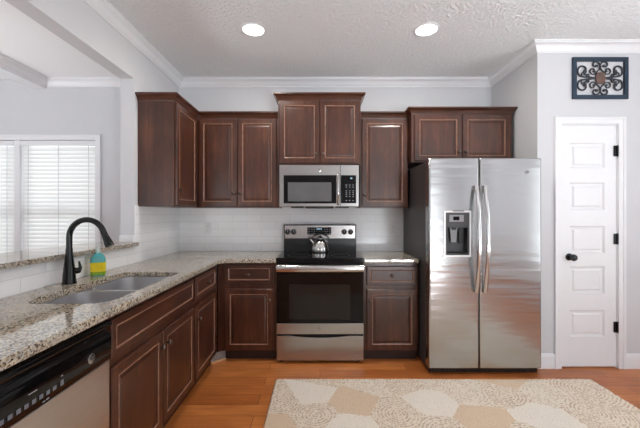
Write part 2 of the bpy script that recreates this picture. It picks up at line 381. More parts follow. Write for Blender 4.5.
b = MB().lathe(AT(F2, 2.104, .937), [(.030, 0), (.030, .005), (.024, .009), (.011, .012), (.011, .032), (.020, .036), (.027, .045), (.029, .055), (.025, .064), (.012, .068)], 24)
b.build('door_knob', M['matteblack'], d, smooth=40)
for z in (.347, 1.09, 1.831):
    b = MB().box(DX1-.026, DX1+.008, z-.045, z+.045, -.002, .003, F=F).lathe(lambda a, bb, c, z=z: (DX1+.002+a, YD-.006+bb, z+c), [(.006, -.047), (.006, .047)], 12)
    b.build('hinge', M['matteblack'], d)

# dining window
w = thing('window_1', (-3.2, YW, WZ0), 'white double window of the dining room', 'window', kind='structure')
F = BK(YW); cw_ = .055
b = MB(); casing(b, F, WX0, WX1, WZ0-.05, WZ1, cw_, .014); b.build('casing', M['trim'], w)
MB().box(WX0-.07, WX1+.07, YW-.05, YW+.10, WZ0-.025, WZ0, bev=.004).build('sill', M['trim'], w)
MX0, MX1 = -3.275, -3.215
MB().box(MX0, MX1, YW+.004, YW+.11, WZ0, WZ1).build('mullion', M['trim'], w)
for x0, x1 in ((WX0, MX0), (MX1, WX1)):
    for z0, z1, yy in ((WZ0, 1.345, .085), (1.305, WZ1, .10)):
        b = MB()
        for q in ((x0, x0+.04, z0, z1), (x1-.04, x1, z0, z1), (x0+.04, x1-.04, z0, z0+.04), (x0+.04, x1-.04, z1-.04, z1)):
            b.box(q[0], q[1], YW+yy-.014, YW+yy, q[2], q[3])
        if z0 == WZ0: b.box(x0, x1, YW+.064, YW+.10, 1.300, 1.350)
        f = b.build('sash', M['trim'], w)
        MB().box(x0+.04, x1-.04, YW+yy-.009, YW+yy-.005, z0+.04, z1-.04).build('glass_pane', M['glass'], f)
for i, (x0, x1) in enumerate(((MX1+.004, WX1-.004), (WX0+.004, MX0-.004))):
    bl = thing('window_blind', ((x0+x1)/2, YW+.035, WZ0), ['white slatted blind fully in view on the window pane beside the gray wall', 'white slatted blind cut by the picture edge, beyond the window mullion'][i], 'blind', 'white blinds in the dining window')
    MB().box(x0, x1, YW+.004, YW+.055, WZ1-.055, WZ1-.003, bev=.003).build('headrail', M['trim'], bl)
    b = MB(); z = WZ1-.085; ta = math.radians(72)
    while z > WZ0+.045:
        pts = []
        for k in range(5):
            q = (k/4-.5)*.052; cz = .004*(1-(2*k/4-1)**2)
            pts.append((YW+.034+q*math.cos(ta)-cz*math.sin(ta), z+q*math.sin(ta)+cz*math.cos(ta)))
        pts += [(p[0], p[1]-.0025) for p in reversed(pts)]
        b.prism(pts, lambda a, bb, c: (c, a, bb), x0+.003, x1-.003)
        z -= .043
    b.build('slats', M['slat'], bl)
    b = MB()
    for fx in (.10, .5, .90):
        xx = x0+(x1-x0)*fx
        for yy in (.010, .058): b.box(xx-.0015, xx+.0015, YW+yy-.001, YW+yy+.001, WZ0+.02, WZ1-.05)
    b.build('ladder_cords', M['midgray'], bl)
    MB().box(x0+.003, x1-.003, YW+.012, YW+.056, WZ0+.008, WZ0+.028, bev=.003).build('bottom_rail', M['trim'], bl)

# ------------------------------------------------------------------ cabinets
def knob(F, a, b_, c, parent):
    MB().lathe(AT(F, a, b_, c), [(.006, 0), (.006, .012), (.010, .015), (.015, .020), (.0155, .025), (.012, .030), (.005, .032)], 16).build('knob', M['pewter'], parent, smooth=50)
def front(name, F, a0, a1, b0, b1, parent, axis, fw=.058, kn=None, t=.02):
    """frame-and-panel door or drawer front, with its bead line and knob as sub-parts"""
    m = MB().rings(F, a0, a1, b0, b1, [(0, 0), (0, t-.004), (.004, t), (fw-.012, t), (fw-.012, t-.002), (fw, t-.007), (fw+.005, t-.007)] + ([(fw+.02, t-.003)] if a1-a0 > .2 and b1-b0 > .2 else []), capstart=True)
    o = m.build(name, M['wood_'+axis], parent)
    q = fw-.0125
    MB().rings(F, a0, a1, b0, b1, [(q, t-.002), (q, t+.0012), (q+.003, t+.0022), (q+.006, t+.0008), (q+.0075, t-.003)], cap=False).build('panel_bead', M['bead'], o)
    q = fw+.004
    if kn: knob(F, kn[0], kn[1], t, o)
    return o
CABP = [(0, 0), (0, -.062), (.004, -.062), (.006, -.052), (.012, -.046), (.016, -.034), (.026, -.022), (.036, -.015), (.040, -.012), (.040, 0)]
def upper(x0, x1, yf, z0, ztop, label, doors, kz, cp_side, loc_name='wall_cabinet', crown_path=None, zb_door=None, sc=1.0, ext=True):
    """cabinet body front at yf (doors stand .02 proud), crown top at ztop"""
    t_ = thing(loc_name, ((x0+x1)/2, (yf+YW)/2, z0), label, 'cabinet', 'cherry-stained wall cabinets')
    MB().box(x0, x1, yf, YW-.001, z0, ztop-.004).build('cabinet_body', M['wood_z'], t_)
    for a0, a1, ka in doors:
        front('door', BK(yf), a0, a1, z0+.012, ztop-.062*sc-.006, t_, 'z', kn=(ka, kz))
    prof = [(o*sc, ztop+z*sc) for o, z in CABP]
    MB().sweep(crown_path, prof, 1).build('crown_molding', M['wood_x'], t_, smooth=30)
    return t_
YU = 3.22; ZB = 1.362; ZT = 2.290
# wall cabinet on the left wall, faces +x
lx = -1.202
t_ = thing('wall_cabinet', ((XL+lx)/2, 3.1, ZB), 'cherry wall cabinet on the side wall, plain side panel turned to the viewer', 'cabinet', 'cherry-stained wall cabinets')
MB().box(XL+.001, lx, 2.718, YW-.001, ZB, ZT-.004).build('cabinet_body', M['wood_z'], t_)
front('door', LF(lx), 2.732, 3.165, ZB+.012, ZT-.068, t_, 'z', kn=(2.765, 1.50))
MB().sweep([(XL+.001, 2.718), (lx, 2.718), (lx, 3.215)], [(o, ZT+z) for o, z in CABP], 1).build('crown_molding', M['wood_x'], t_, smooth=30)
upper(-1.200, -.402, YU, ZB, ZT, 'two-door cherry wall cabinet between the corner cabinet and the taller microwave cabinet',
      [(-1.178, -.806, -.835), (-.800, -.424, -.770)], 1.50, None, crown_path=[(-1.200+.04, YU), (-.402, YU)])
upper(-.400, .388, 3.15, 1.772, 2.447, 'tallest-mounted two-door cherry cabinet directly above the microwave',
      [(-.386, -.006, -.036), (.000, .374, .030)], 1.865, None, crown_path=[(-.400, YW-.002), (-.400, 3.15), (.388, 3.15), (.388, YW-.002)], sc=1.05)
upper(.390, .858, YU, ZB, ZT, 'single-door cherry wall cabinet between microwave and refrigerator',
      [(.408, .848, .436)], 1.482, None, crown_path=[(.390, YU), (.858, YU)])
upper(.860, 1.800, 3.10, 1.785, 2.296, 'short two-door cherry cabinet above the refrigerator',
      [(.884, 1.326, 1.296), (1.332, 1.776, 1.362)], 1.880, None, crown_path=[(.860, YW-.002), (.860, 3.10), (1.800, 3.10), (1.800, YW-.002)])

ZC = .905; ZCB = .870; TK = .09
def base_body(F, a0, a1, depth, t_, axis_toe=None):
    """carcass: c = 0 at the face frame, negative into the cabinet"""
    b = MB().box(a0, a1, TK, ZCB-.002, -.02, 0, F=F)
    b.box(a0, a0+.018, TK, ZCB-.002, -depth, -.02, F=F).box(a1-.018, a1, TK, ZCB-.002, -depth, -.02, F=F)
    b.box(a0+.018, a1-.018, TK, TK+.018, -depth, -.02, F=F).box(a0+.018, a1-.018, TK+.018, ZCB-.002, -depth, -depth+.012, F=F)
    b.build('cabinet_body', M['wood_z'], t_)
    MB().box(a0, axis_toe or a1, .001, TK, -.065, -.045, F=F).build('toe_kick', M['toe'], t_)
FB = BK(2.92); FL = LF(-.905)
G = 'cherry-stained base cabinets'
t_ = thing('base_cabinet', (-.64, 3.2, 0), 'cherry base cabinet with one drawer and one door beside the range and inner corner', 'cabinet', G)
base_body(FB, -.903, -.386, .585, t_)
front('drawer', FB, -.839, -.413, .688, .852, t_, 'x', fw=.042, kn=(-.627, .768))
front('door', FB, -.839, -.413, .105, .640, t_, 'z', kn=(-.442, .545))
t_ = thing('base_cabinet', (.63, 3.2, 0), 'narrow cherry base cabinet between the range and the refrigerator', 'cabinet', G)
base_body(FB, .386, .868, .585, t_)
front('drawer', FB, .412, .856, .676, .840, t_, 'x', fw=.042, kn=(.636, .757))
front('door', FB, .412, .856, .105, .636, t_, 'z', kn=(.442, .538))
t_ = thing('base_cabinet', (-1.2, 2.6, 0), 'narrow cherry base cabinet with drawer and door between sink cabinet and inner corner', 'cabinet', G)
base_body(FL, 2.342, 2.90, .585, t_, 2.85)
front('drawer', FL, 2.356, 2.815, .684, .846, t_, 'y', fw=.042, kn=(2.585, .765))
front('door', FL, 2.356, 2.815, .105, .640, t_, 'z', kn=(2.388, .540))
t_ = thing('base_cabinet', (-1.2, 1.87, 0), 'wide two-door cherry sink cabinet with a blank drawer front', 'cabinet', G)
base_body(FL, 1.392, 2.340, .585, t_)
front('drawer_front', FL, 1.404, 2.326, .684, .846, t_, 'y', fw=.042)
front('door', FL, 1.404, 1.860, .105, .640, t_, 'z', kn=(1.828, .560))
front('door', FL, 1.868, 2.326, .105, .640, t_, 'z', kn=(1.900, .560))
struct(MB().box(-1.49, -.89, .752, .770, 0, ZCB-.002).build('trim_5', M['wood_z']), 'cherry end panel beside the dishwasher', 'end panel')
# loose board across the toe-kick corner
cb_ = thing('corner_toe_board', (-.90, 2.91, 0), 'small gray board set diagonally across the floor corner below the base cabinets', 'board')
b = MB(); p0 = Vector((-.944, 2.858)); p1 = Vector((-.846, 2.955)); nn_ = Vector((-1, 1)).normalized()*.012
b.prism([tuple(p0), tuple(p1), tuple(p1+nn_*.4), tuple(p0+nn_*.4)], lambda a, bb, c: (a, bb, c), .001, .085); b.build('board', M['grayboard'], cb_)
b = MB(); q = -nn_*1.1
b.prism([tuple(p0), tuple(p1), tuple(p1+q), tuple(p0+q)], lambda a, bb, c: (a, bb, c), .001, .016); o = b.build('shoe_molding', M['tanwood'], cb_); o['label'] = 'tan shoe moulding strip'

# ------------------------------------------------------------------ counters
def rrect(x0, x1, y0, y1, r, n=8):
    pts = []
    for cx, cy, a in ((x1-r, y1-r, 0), (x0+r, y1-r, PI/2), (x0+r, y0+r, PI), (x1-r, y0+r, 1.5*PI)):
        for k in range(n+1): pts.append((cx+r*math.cos(a+PI/2*k/n), cy+r*math.sin(a+PI/2*k/n)))
    return pts
def slab(name, outer, holes, z0, z1):
    mb = MB(); b = mb.b; es = []
    for lp in [outer]+holes:
        vs = [b.verts.new((x, y, z0)) for x, y in lp]
        es += [b.edges.new((vs[i], vs[(i+1) % len(vs)])) for i in range(len(vs))]
    r = bmesh.ops.triangle_fill(b, edges=es, use_beauty=True)
    fs = [g for g in r['geom'] if isinstance(g, bmesh.types.BMFace)]
    ex = bmesh.ops.extrude_face_region(b, geom=fs)
    bmesh.ops.translate(b, verts=[g for g in ex['geom'] if isinstance(g, bmesh.types.BMVert)], vec=(0, 0, z1-z0))
    return mb.build(name, M['granite'], bevel=.007)
CX = -.865; CY = 2.88; f_ = .07
fil = [(CX+f_-f_*math.cos(a), CY-f_+f_*math.sin(a)) for a in [PI/2*k/6 for k in range(7)]]
HOLE = rrect(-1.335, -.945, 1.46, 2.26, .085)
o = slab('countertop', [(XL+TT+.001, .745), (CX, .745)]+fil+[(-.384, CY), (-.384, YW-TT-.001), (XL+TT+.001, YW-TT-.001)], [HOLE], ZCB, ZC)
tag(o, 'L-shaped speckled beige granite countertop holding the sink', 'countertop')
o = slab('countertop', [(.386, CY), (.866, CY), (.866, YW-TT-.001), (.386, YW-TT-.001)], [], ZCB, ZC)
tag(o, 'small granite countertop piece between range and refrigerator', 'countertop')
o = slab('bar_top', rrect(-1.86, -1.462, .70, YE-.001, .012, 3), [], 1.043, 1.072)
tag(o, 'raised speckled granite bar ledge on the half wall', 'bar top')

# sink
sk = thing('kitchen_sink', (-1.14, 1.86, ZC), 'undermount stainless double-bowl sink in the granite counter', 'sink')
def bowl(x0, x1, y0, y1):
    b = MB(); prev = None
    for ins, z, r in ((-.012, .869, .085), (0, .869, .08), (.003, .80, .08), (.006, .71, .075), (.02, .685, .065), (.05, .676, .04)):
        ring = [b.b.verts.new((x, y, z)) for x, y in rrect(x0+ins, x1-ins, y0+ins, y1-ins, max(.02, r-max(ins, 0)*.3), 6)]
        if prev:
            n = len(ring)
            for k in range(n): b.b.faces.new((prev[k], prev[(k+1) % n], ring[(k+1) % n], ring[k]))
        prev = ring
    b.b.faces.new(prev)
    o = b.build('bowl', M['steel_sink'], sk, smooth=60)
    MB().lathe(UP((x0+x1)/2, (y0+y1)/2, .677), [(.045, 0), (.045, .003), (.035, .004), (.030, .001), (.008, .001)], 20).build('drain', M['steel_bright'], o, smooth=40)
bowl(-1.335, -.945, 1.46, 1.845); bowl(-1.335, -.945, 1.872, 2.26)

o = slab('rim', rrect(-1.350, -.930, 1.445, 2.275, .09), [rrect(-1.334, -.946, 1.461, 1.844, .079, 6), rrect(-1.334, -.946, 1.873, 2.259, .079, 6)], .8662, .8688)
o.modifiers.clear(); o.data.materials[0] = M['steel_sink']; o.data.transform(Matrix.Translation(-sk.location)); o.parent = sk

# faucet
fx, fy = -1.425, 1.875
fc = thing('kitchen_faucet', (fx, fy, ZC), 'matte black gooseneck pull-down faucet behind the sink', 'faucet')
MB().lathe(UP(fx, fy, ZC), [(.036, 0), (.036, .006), (.033, .012), (.031, .05), (.027, .09), (.021, .14), (.0175, .18), (.017, .20)], 24).build('faucet_body', M['matteblack'], fc, smooth=40)
R_ = .100; zc_ = 1.283-R_-.0155; dirx = Vector((1, .0, 0))
pts = [Vector((fx, fy, 1.10)), Vector((fx, fy, zc_-.02))]
for k in range(17):
    a = PI-k/16*PI*.91; pts.append(Vector((fx+R_+R_*math.cos(a), fy, zc_+R_*math.sin(a)*1.0)))
MB().tube(pts, .0155, 14, up=(0, 1, 0)).build('spout', M['matteblack'], fc, smooth=50)
e = pts[-1]; dv = (pts[-1]-pts[-2]).normalized(); dv = (dv+Vector((.06, 0, 0))).normalized()
MB().tube([e-dv*.006, e+dv*.006, e+dv*.009, e+dv*.035, e+dv*.065, e+dv*.088], [.0165, .0165, .0155, .018, .0225, .0235], 16, up=(0, 1, 0)).build('spray_head', M['matteblack'], fc, smooth=40)
MB().tube([(fx+.005, fy+.01, .972), (fx+.030, fy+.022, .975), (fx+.043, fy+.028, .977)], [.019, .018, .015], 14).tube([(fx+.036, fy+.026, .970), (fx+.042, fy+.03, .99), (fx+.034, fy+.03, 1.028)], [.011, .009, .005], 10).build('handle', M['matteblack'], fc, smooth=50)

# dish soap
sx, sy = -1.425, 2.12
sb = thing('soap_bottle', (sx, sy, ZC), 'teal dish soap bottle with yellow label beside the black faucet', 'bottle')
def oct_ring(w, d, ch): return [(w-ch, -d), (w, -d+ch), (w, d-ch), (w-ch, d), (-w+ch, d), (-w, d-ch), (-w, -d+ch), (-w+ch, -d)]
def loft(lay, name, mat, parent, smooth=50):
    b = MB(); prev = None
    for w_, d_, ch, z in lay:
        ring = []
        for x, y in oct_ring(w_, d_, ch):
            c_, s_ = math.cos(.55), math.sin(.55); ring.append(b.b.verts.new((sx+x*c_-y*s_, sy+x*s_+y*c_, ZC+z)))
        if prev:
            for k in range(8): b.b.faces.new((prev[k], prev[(k+1) % 8], ring[(k+1) % 8], ring[k]))
        else: b.b.faces.new(ring)
        prev = ring
    b.b.faces.new(prev); return b.build(name, mat, parent, smooth=smooth)
loft([(.036, .028, .012, 0), (.041, .032, .013, .006), (.041, .032, .013, .10), (.040, .031, .013, .112), (.032, .026, .012, .127), (.020, .018, .009, .140), (.014, .014, .008, .146)], 'bottle_body', M['soap'], sb, 35)
o = loft([(.0415, .0325, .0131, .028), (.0415, .0325, .0131, .086)], 'label_wrap', M['label'], sb, 30); o['label'] = 'yellow wrap label'
loft([(.0412, .0322, .013, .006), (.0412, .0322, .013, .0275)], 'lower_soap', M['soap_green'], sb, 30)
b = MB().lathe(UP(sx, sy, ZC+.146), [(.0155, 0), (.0155, .018), (.012, .022), (.007, .026), (.007, .036)], 16); b.build('cap', M['cap'], sb, smooth=40)

# ------------------------------------------------------------------ emblem mark shared by the appliances
def emblem(F, a, b_, c, r, parent, mat=None):
    G_ = AT(F, a, b_, c)
    o = MB().lathe(G_, [(r, 0), (r, .0025), (r*.93, .0032)], 24).build('emblem', mat or M['steel_bright'], parent, smooth=30)
    m = MB().lathe(G_, [(r*.86, .0032), (r*.86, .0038), (r*.76, .0038), (r*.76, .0032)], 24, cap0=False, cap1=False)
    def stroke(pts): m.tube([G_(x*r, y*r, .0036) for x, y in pts], r*.075, 6)
    stroke([(-.08+.26*math.cos(q)-.12, .02+.34*math.sin(q)) for q in [.9+k*5.0/12 for k in range(13)]]+[(-.04, -.02), (-.16, .0)])
    stroke([(.12, .02), (.34, .10), (.42, .28), (.28, .36), (.14, .18), (.12, -.12), (.24, -.34), (.44, -.24)])
    m.build('monogram', M['darkgray'], o)
    return o

# ------------------------------------------------------------------ dishwasher
dw = thing('dishwasher', (-1.2, 1.08, 0), 'stainless dishwasher with black control strip under the granite counter', 'dishwasher')
y0, y1 = .775, 1.384
MB().box(-1.48, -.93, y0+.005, y1-.005, .03, .855).build('tub', M['blackplastic'], dw)
MB().box(-.93, -.882, y0, y1, .105, .692, bev=.004).build('door_panel', M['steel_y'], dw)
MB().box(-.95, -.93, y0, y1, .001, .10).build('kick_plate', M['blackplastic'], dw)
prof = [(-.93, .697), (-.880, .697), (-.876, .705), (-.875, .785), (-.880, .800), (-.893, .808), (-.897, .816), (-.895, .824), (-.880, .828), (-.873, .836), (-.873, .848), (-.880, .856), (-.93, .858)]
cpn = MB().prism(prof, lambda a, bb, c: (a, c, bb), y0, y1).build('control_panel', M['blackgloss'], dw, smooth=50)
FD = LF(-.875)
for k in range(8):
    yy = .905+k*.026
    MB().box(yy-.007, yy+.007, .720, .734, 0, .0012, F=FD).build('button', M['darkmid'], cpn)
MB().box(1.112, 1.126, .719, .738, 0, .0012, F=FD).build('button', M['darkmid'], cpn)
for yy, z, l in ((1.005, .757, .03), (1.06, .707, .012), (1.045, .706, .01), (1.119, .752, .008)):
    MB().box(yy-l/2, yy+l/2, z-.0015, z+.0015, 0, .0008, F=FD).build('printed_mark', M['print'], cpn)
emblem(FD, 1.262, .747, 0, .019, cpn)

# ------------------------------------------------------------------ range
rg = thing('kitchen_range', (0, 3.2, 0), 'freestanding stainless range with black glass cooktop and oven door', 'range')
RX = .378
MB().box(-RX, RX, 2.905, 3.50, .035, .904).build('oven_body', M['blackplastic'], rg)
MB().box(-.381, .381, 2.862, 3.44, .905, .920, bev=.004).box(-.379, .379, 2.868, 2.905, .872, .905).build('cooktop', M['blackgloss'], rg)
o = None
b = MB()
for bx, by, r in ((-.19, 3.02, .105), (.19, 3.02, .085), (-.19, 3.29, .08), (.19, 3.29, .10)):
    bm_ = MB().lathe(UP(bx, by, .9202), [(r, 0), (r, .0004), (r-.004, .0004), (r-.004, 0)], 40, cap0=False, cap1=False)
    bm_.build('burner_ring', M['darkgray'], rg)
# back guard
bgd = MB().box(-.376, .376, 3.425, 3.505, .905, 1.192, bev=.006).build('backguard', M['blackplastic'], rg)
FG = BK(3.425)
o = MB().box(-.366, .366, 1.046, 1.182, 0, .006, F=FG, bev=.002).build('control_panel', M['steel_x'], rg); FG2 = BK(3.419)
MB().box(-.131, .115, 1.087, 1.162, 0, .003, F=FG2).build('display', M['blackgloss'], o)
for i in range(9):
    for j in range(3):
        if 3 <= i <= 5 and j == 2: continue
        MB().box(-.118+i*.0265, -.104+i*.0265, 1.098+j*.021, 1.103+j*.021, .003, .0036, F=FG2).build('key', M['print'], o)
b = MB()
for i in range(4): b.box(-.034+i*.014, -.026+i*.014, 1.138, 1.152, .003, .0036, F=FG2)
b.build('clock_digits', M['digits'], o)
for x in (-.334, -.272, .250, .316):
    k_ = MB().lathe(AT(FG2, x, 1.115), [(.028, 0), (.028, .004), (.023, .006), (.021, .026), (.017, .029)], 24).build('knob', M['blackplastic'], o, smooth=40)
    MB().box(-.0025, .0025, -.004, .021, .0285, .031, F=AT(FG2, x, 1.115)).build('pointer', M['print'], k_)
# oven door
od = MB().box(-.377, .377, 2.862, 2.903, .352, .866, bev=.003).build('oven_door', M['blackgloss'], rg)
FO = BK(2.862)
MB().box(-.268, .262, .385, .69, 0, .0012, F=FO).build('oven_window', M['glasswin'], od)
o = MB().box(-.377, .377, .258, .351, -.04, .003, F=FO, bev=.003).build('lower_trim', M['steel_x'], od)
emblem(FO, 0, .304, .003, .017, od)
b = MB()
hp = [(-.377+.754*k/20, 2.842-.012*(1-(2*k/20-1)**2), .829) for k in range(21)]
b.tube(hp, .0165, 12, up=(0, 0, 1)); bmesh.ops.scale(b.b, vec=(1, 1, 1.85), verts=b.b.verts, space=Matrix.Translation((0, 0, -.829)))
b.box(-.372, -.352, 2.835, 2.864, .812, .846).box(.352, .372, 2.835, 2.864, .812, .846)
b.build('oven_handle', M['steel_bright'], od, smooth=50)
# warming drawer with a dipped grip along its top edge
N = 24; top = []
for k in range(N+1):
    s_ = -1+2*k/N; dip = .016*max(0, 1-(s_/.62)**2)**.8 if abs(s_) < .62 else 0
    top.append((-.377*s_*-1, .243-dip))
pts = [(-.377, .030)]+top+[(.377, .030)]
MB().prism(pts, FO, -.04, .001).build('storage_drawer', M['steel_x'], rg, bevel=.002)
for x in (-.34, .34):
    for y in (2.93, 3.45): MB().lathe(UP(x, y, .0005), [(.018, 0), (.018, .035)], 12).build('foot', M['blackplastic'], rg)

# kettle
kx, ky, kz_ = .004, 3.30, .9207
kt = thing('tea_kettle', (kx, ky, kz_), 'stainless tea kettle with black handle on the cooktop', 'kettle')
MB().lathe(UP(kx, ky, kz_), [(.084, 0), (.090, .004), (.092, .015), (.090, .045), (.082, .080), (.066, .108), (.046, .126), (.034, .132)], 36).build('kettle_body', M['steel_bright'], kt, smooth=40)
o = MB().lathe(UP(kx, ky, kz_+.130), [(.036, 0), (.034, .006), (.014, .013), (.008, .016)], 24).build('lid', M['steel_bright'], kt, smooth=40)
MB().lathe(UP(kx, ky, kz_+.146), [(.008, 0), (.013, .006), (.013, .012), (.007, .018)], 16).build('lid_knob', M['blackplastic'], o, smooth=40)
hp = []
for k in range(17):
    a = .45+(PI-.9)*k/16; hp.append((kx+.096*math.cos(a), ky, kz_+.092+.092*math.sin(a)))
MB().tube(hp, [.005 if k in (0, 16) else (.0055 if k < 4 or k > 12 else .0105) for k in range(17)], 10, up=(0, 1, 0)).build('handle', M['blackplastic'], kt, smooth=50)
o = MB().tube([(kx-.066, ky, kz_+.085), (kx-.088, ky, kz_+.108), (kx-.104, ky, kz_+.128)], [.020, .016, .014], 14).build('spout', M['steel_bright'], kt, smooth=50)
MB().tube([(kx-.100, ky, kz_+.126), (kx-.110, ky, kz_+.138)], [.016, .013], 12).tube([(kx-.104, ky, kz_+.138), (kx-.118, ky, kz_+.150)], [.005, .004], 8).build('whistle_cap', M['blackplastic'], o, smooth=50)

# ------------------------------------------------------------------ microwave
mw = thing('microwave', (0, 3.3, 1.352), 'stainless over-the-range microwave mounted under the tall cabinet', 'microwave')
mx0, mx1, mz0, mz1 = -.385, .369, 1.372, 1.764
MB().box(mx0+.004, mx1-.004, 3.15, YW-TT-.002, mz0, mz1).build('case', M['darkgray'], mw)
b = MB().box(-.28, -.16, 3.19, 3.45, 1.360, 1.372).box(.15, .28, 3.19, 3.45, 1.360, 1.372).box(-.14, .13, 3.17, 3.45, 1.356, 1.372)
b.build('underside_vents', M['blackplastic'], mw)
FM = BK(3.15)
dr = MB().box(mx0, .192, mz0, mz1, 0, .02, F=FM, bev=.003).build('door', M['steel_x'], mw)
MB().box(-.345, .154, 1.400, 1.668, .02, .0225, F=FM, bev=.001).build('window_surround', M['blackgloss'], dr)
MB().box(-.305, .108, 1.420, 1.600, .0225, .0232, F=FM).build('window', M['micro_win'], dr)
MB().tube([FM(.171, 1.392, .03), FM(.171, 1.405, .045), FM(.171, 1.54, .050), FM(.171, 1.665, .045), FM(.171, 1.678, .03)], .011, 12, up=(1, 0, 0)).box(.163, .179, 1.385, 1.400, .02, .036, F=FM).box(.163, .179, 1.670, 1.685, .02, .036, F=FM).build('handle', M['steel_bright'], dr, smooth=50)
emblem(FM, -.006, 1.716, .02, .019, dr)
cp_ = MB().box(.195, mx1, mz0, mz1, 0, .02, F=FM, bev=.003).build('control_panel', M['steel_x'], mw)
MB().box(.198, .342, 1.402, 1.668, .02, .0222, F=FM, bev=.001).build('keypad', M['blackgloss'], cp_)
for i in range(3):
    for z in (1.425, 1.462, 1.480, 1.498, 1.516, 1.552, 1.572): MB().box(.244+i*.032, .256+i*.032, z, z+.006, .0222, .0228, F=FM).build('key', M['print'], cp_)
MB().box(.288, .306, 1.632, 1.644, .0222, .0228, F=FM).build('clock_digits', M['digits'], cp_)

# ------------------------------------------------------------------ refrigerator
fr = thing('refrigerator', (1.33, 3.1, 0), 'side-by-side stainless refrigerator with dark gray sides', 'refrigerator')
X0, X1 = .875, 1.782; YF = 2.652; YB = 2.735
MB().box(X0+.006, X1-.006, YB+.008, 3.47, .03, 1.735, bev=.004).build('case', M['fridge_side'], fr)
b = MB().box(X0+.012, X1-.012, 2.69, 2.80, .012, .052)
for k in range(30): b.box(X0+.03+k*.0285, X0+.048+k*.0285, 2.685, 2.69, .018, .046)
b.build('base_grille', M['blackplastic'], fr)
for x in (X0+.06, X1-.06): MB().lathe(lambda a, bb, c, x=x: (x+c, 2.78+a, .021+bb), [(.020, -.015), (.020, .015)], 14).build('roller', M['blackplastic'], fr)
def fdoor(x0, x1, cut=None):
    """gently bowed door: columns in x, rows in z; a rectangular opening may be left for the dispenser"""
    z0, z1 = .058, 1.748; r = .012
    b = MB().b
    mb = MB(); b = mb.b
    xs = [x0+r*(1-math.cos(k/4*PI/2)) for k in range(5)]; ye = [YF+r*(1-math.sin(k/4*PI/2)) for k in range(5)]
    n = 16; mid = [x0+r+.001, x0+r+.003]+[x0+r+(x1-x0-2*r)*k/n for k in range(1, n)]+[x1-r-.003, x1-r-.001]
    if cut: mid = [x for x in mid if min(abs(x-cut[0]), abs(x-cut[1])) > .008]+[cut[0], cut[1]]; mid.sort()
    cols = list(zip(xs, ye))+[(x, YF-.0035*(1-(2*(x-x0)/(x1-x0)-1)**2)) for x in mid]+list(zip([x1-(x-x0) for x in reversed(xs)], reversed(ye)))
    rows = [z0, z0+.006]+([cut[2], cut[3]] if cut else [])+[z1-.006, z1]
    grid = [[b.verts.new((x, y+(.006 if j in (0, len(rows)-1) else 0), z)) for x, y in cols] for j, z in enumerate(rows)]
    for j in range(len(rows)-1):
        for i in range(len(cols)-1):
            if cut and abs(rows[j]-cut[2]) < 1e-6 and cols[i][0] >= cut[0]-1e-6 and cols[i+1][0] <= cut[1]+1e-6: continue
            b.faces.new((grid[j][i], grid[j][i+1], grid[j+1][i+1], grid[j+1][i]))
    bk = [[b.verts.new((x, YB, z)) for x in (x0, x1)] for z in rows]
    for j in range(len(rows)-1):
        b.faces.new((grid[j][0], grid[j+1][0], bk[j+1][0], bk[j][0])); b.faces.new((grid[j][-1], grid[j+1][-1], bk[j+1][1], bk[j][1]))
        if not (cut and abs(rows[j]-cut[2]) < 1e-6): b.faces.new((bk[j][0], bk[j][1], bk[j+1][1], bk[j+1][0]))
    for j, g in ((0, grid[0]), (-1, grid[-1])): b.faces.new(g+[bk[j][1], bk[j][0]])
    return mb.build('door', M['steel_door'], fr, smooth=30)
XG = 1.282
cut = (1.004, 1.203, .966, 1.316)
dl = fdoor(X0, XG-.003, cut); dr_ = fdoor(XG+.003, X1)
def fhandle(x, parent, sgn):
    pts = []; rad = []
    for k in range(21):
        s_ = k/20; z = .690+.82*s_; bow = .020+.050*math.sin(PI*s_)**.8
        pts.append((x, YF-.008-bow, z)); rad.append(.0095)
    b = MB().tube(pts, rad, 14, sx=1.8, up=(0, 1, 0))
    for z in (.690, 1.51): b.box(x-.015, x+.015, YF-.034, YF-.004, z-.018, z+.018, bev=.004)
    b.build('handle', M['steel_bright'], parent, smooth=50)
fhandle(1.247, dl, -1); fhandle(1.315, dr_, 1)
# dispenser
x0, x1, z0, z1 = cut; yf = YF-.004
b = MB().box(x0-.012, x0+.004, yf-.004, yf+.012, z0-.012, z1+.010).box(x1-.004, x1+.008, yf-.004, yf+.012, z0-.012, z1+.010).box(x0+.004, x1-.004, yf-.004, yf+.012, z0-.012, z0+.004).box(x0+.004, x1-.004, yf-.004, yf+.012, z1-.004, z1+.010)
dp = b.build('dispenser', M['chrome'], dl, bevel=.002)
b = MB().box(x0+.004, x1-.004, yf+.001, yf+.012, 1.205, z1-.004).box(x0+.004, x0+.016, yf+.004, 2.728, z0+.004, 1.205).box(x1-.016, x1-.004, yf+.004, 2.728, z0+.004, 1.205)
b.box(x0+.004, x1-.004, 2.722, 2.734, z0+.004, 1.205).box(x0+.004, x1-.004, yf+.012, 2.722, 1.19, 1.205).build('niche', M['darkgray'], dp)
MB().box(x0+.035, x1-.05, yf-.001, yf+.001, 1.238, 1.292).build('control_pad', M['midgray'], dp)
MB().box(x0+.065, x1-.085, yf-.0016, yf-.001, 1.250, 1.280).build('display', M['blackgloss'], dp)
MB().box(x0+.016, x1-.016, yf+.004, 2.722, z0+.004, z0+.02).build('drip_tray', M['blackplastic'], dp)
b = MB().prism([(x0+.055, 1.19), (x0+.115, 1.19), (x0+.105, 1.07), (x0+.065, 1.07)], BK(2.70), 0, .012); b.build('paddle', M['midgray'], dp)
b = MB().box(x0+.07, x0+.10, yf+.02, yf+.05, 1.172, 1.19).prism([(x1-.07, 1.18), (x1-.03, 1.18), (x1-.035, 1.06), (x1-.065, 1.06)], BK(2.705), 0, .01); b.build('nozzle', M['blackplastic'], dp)
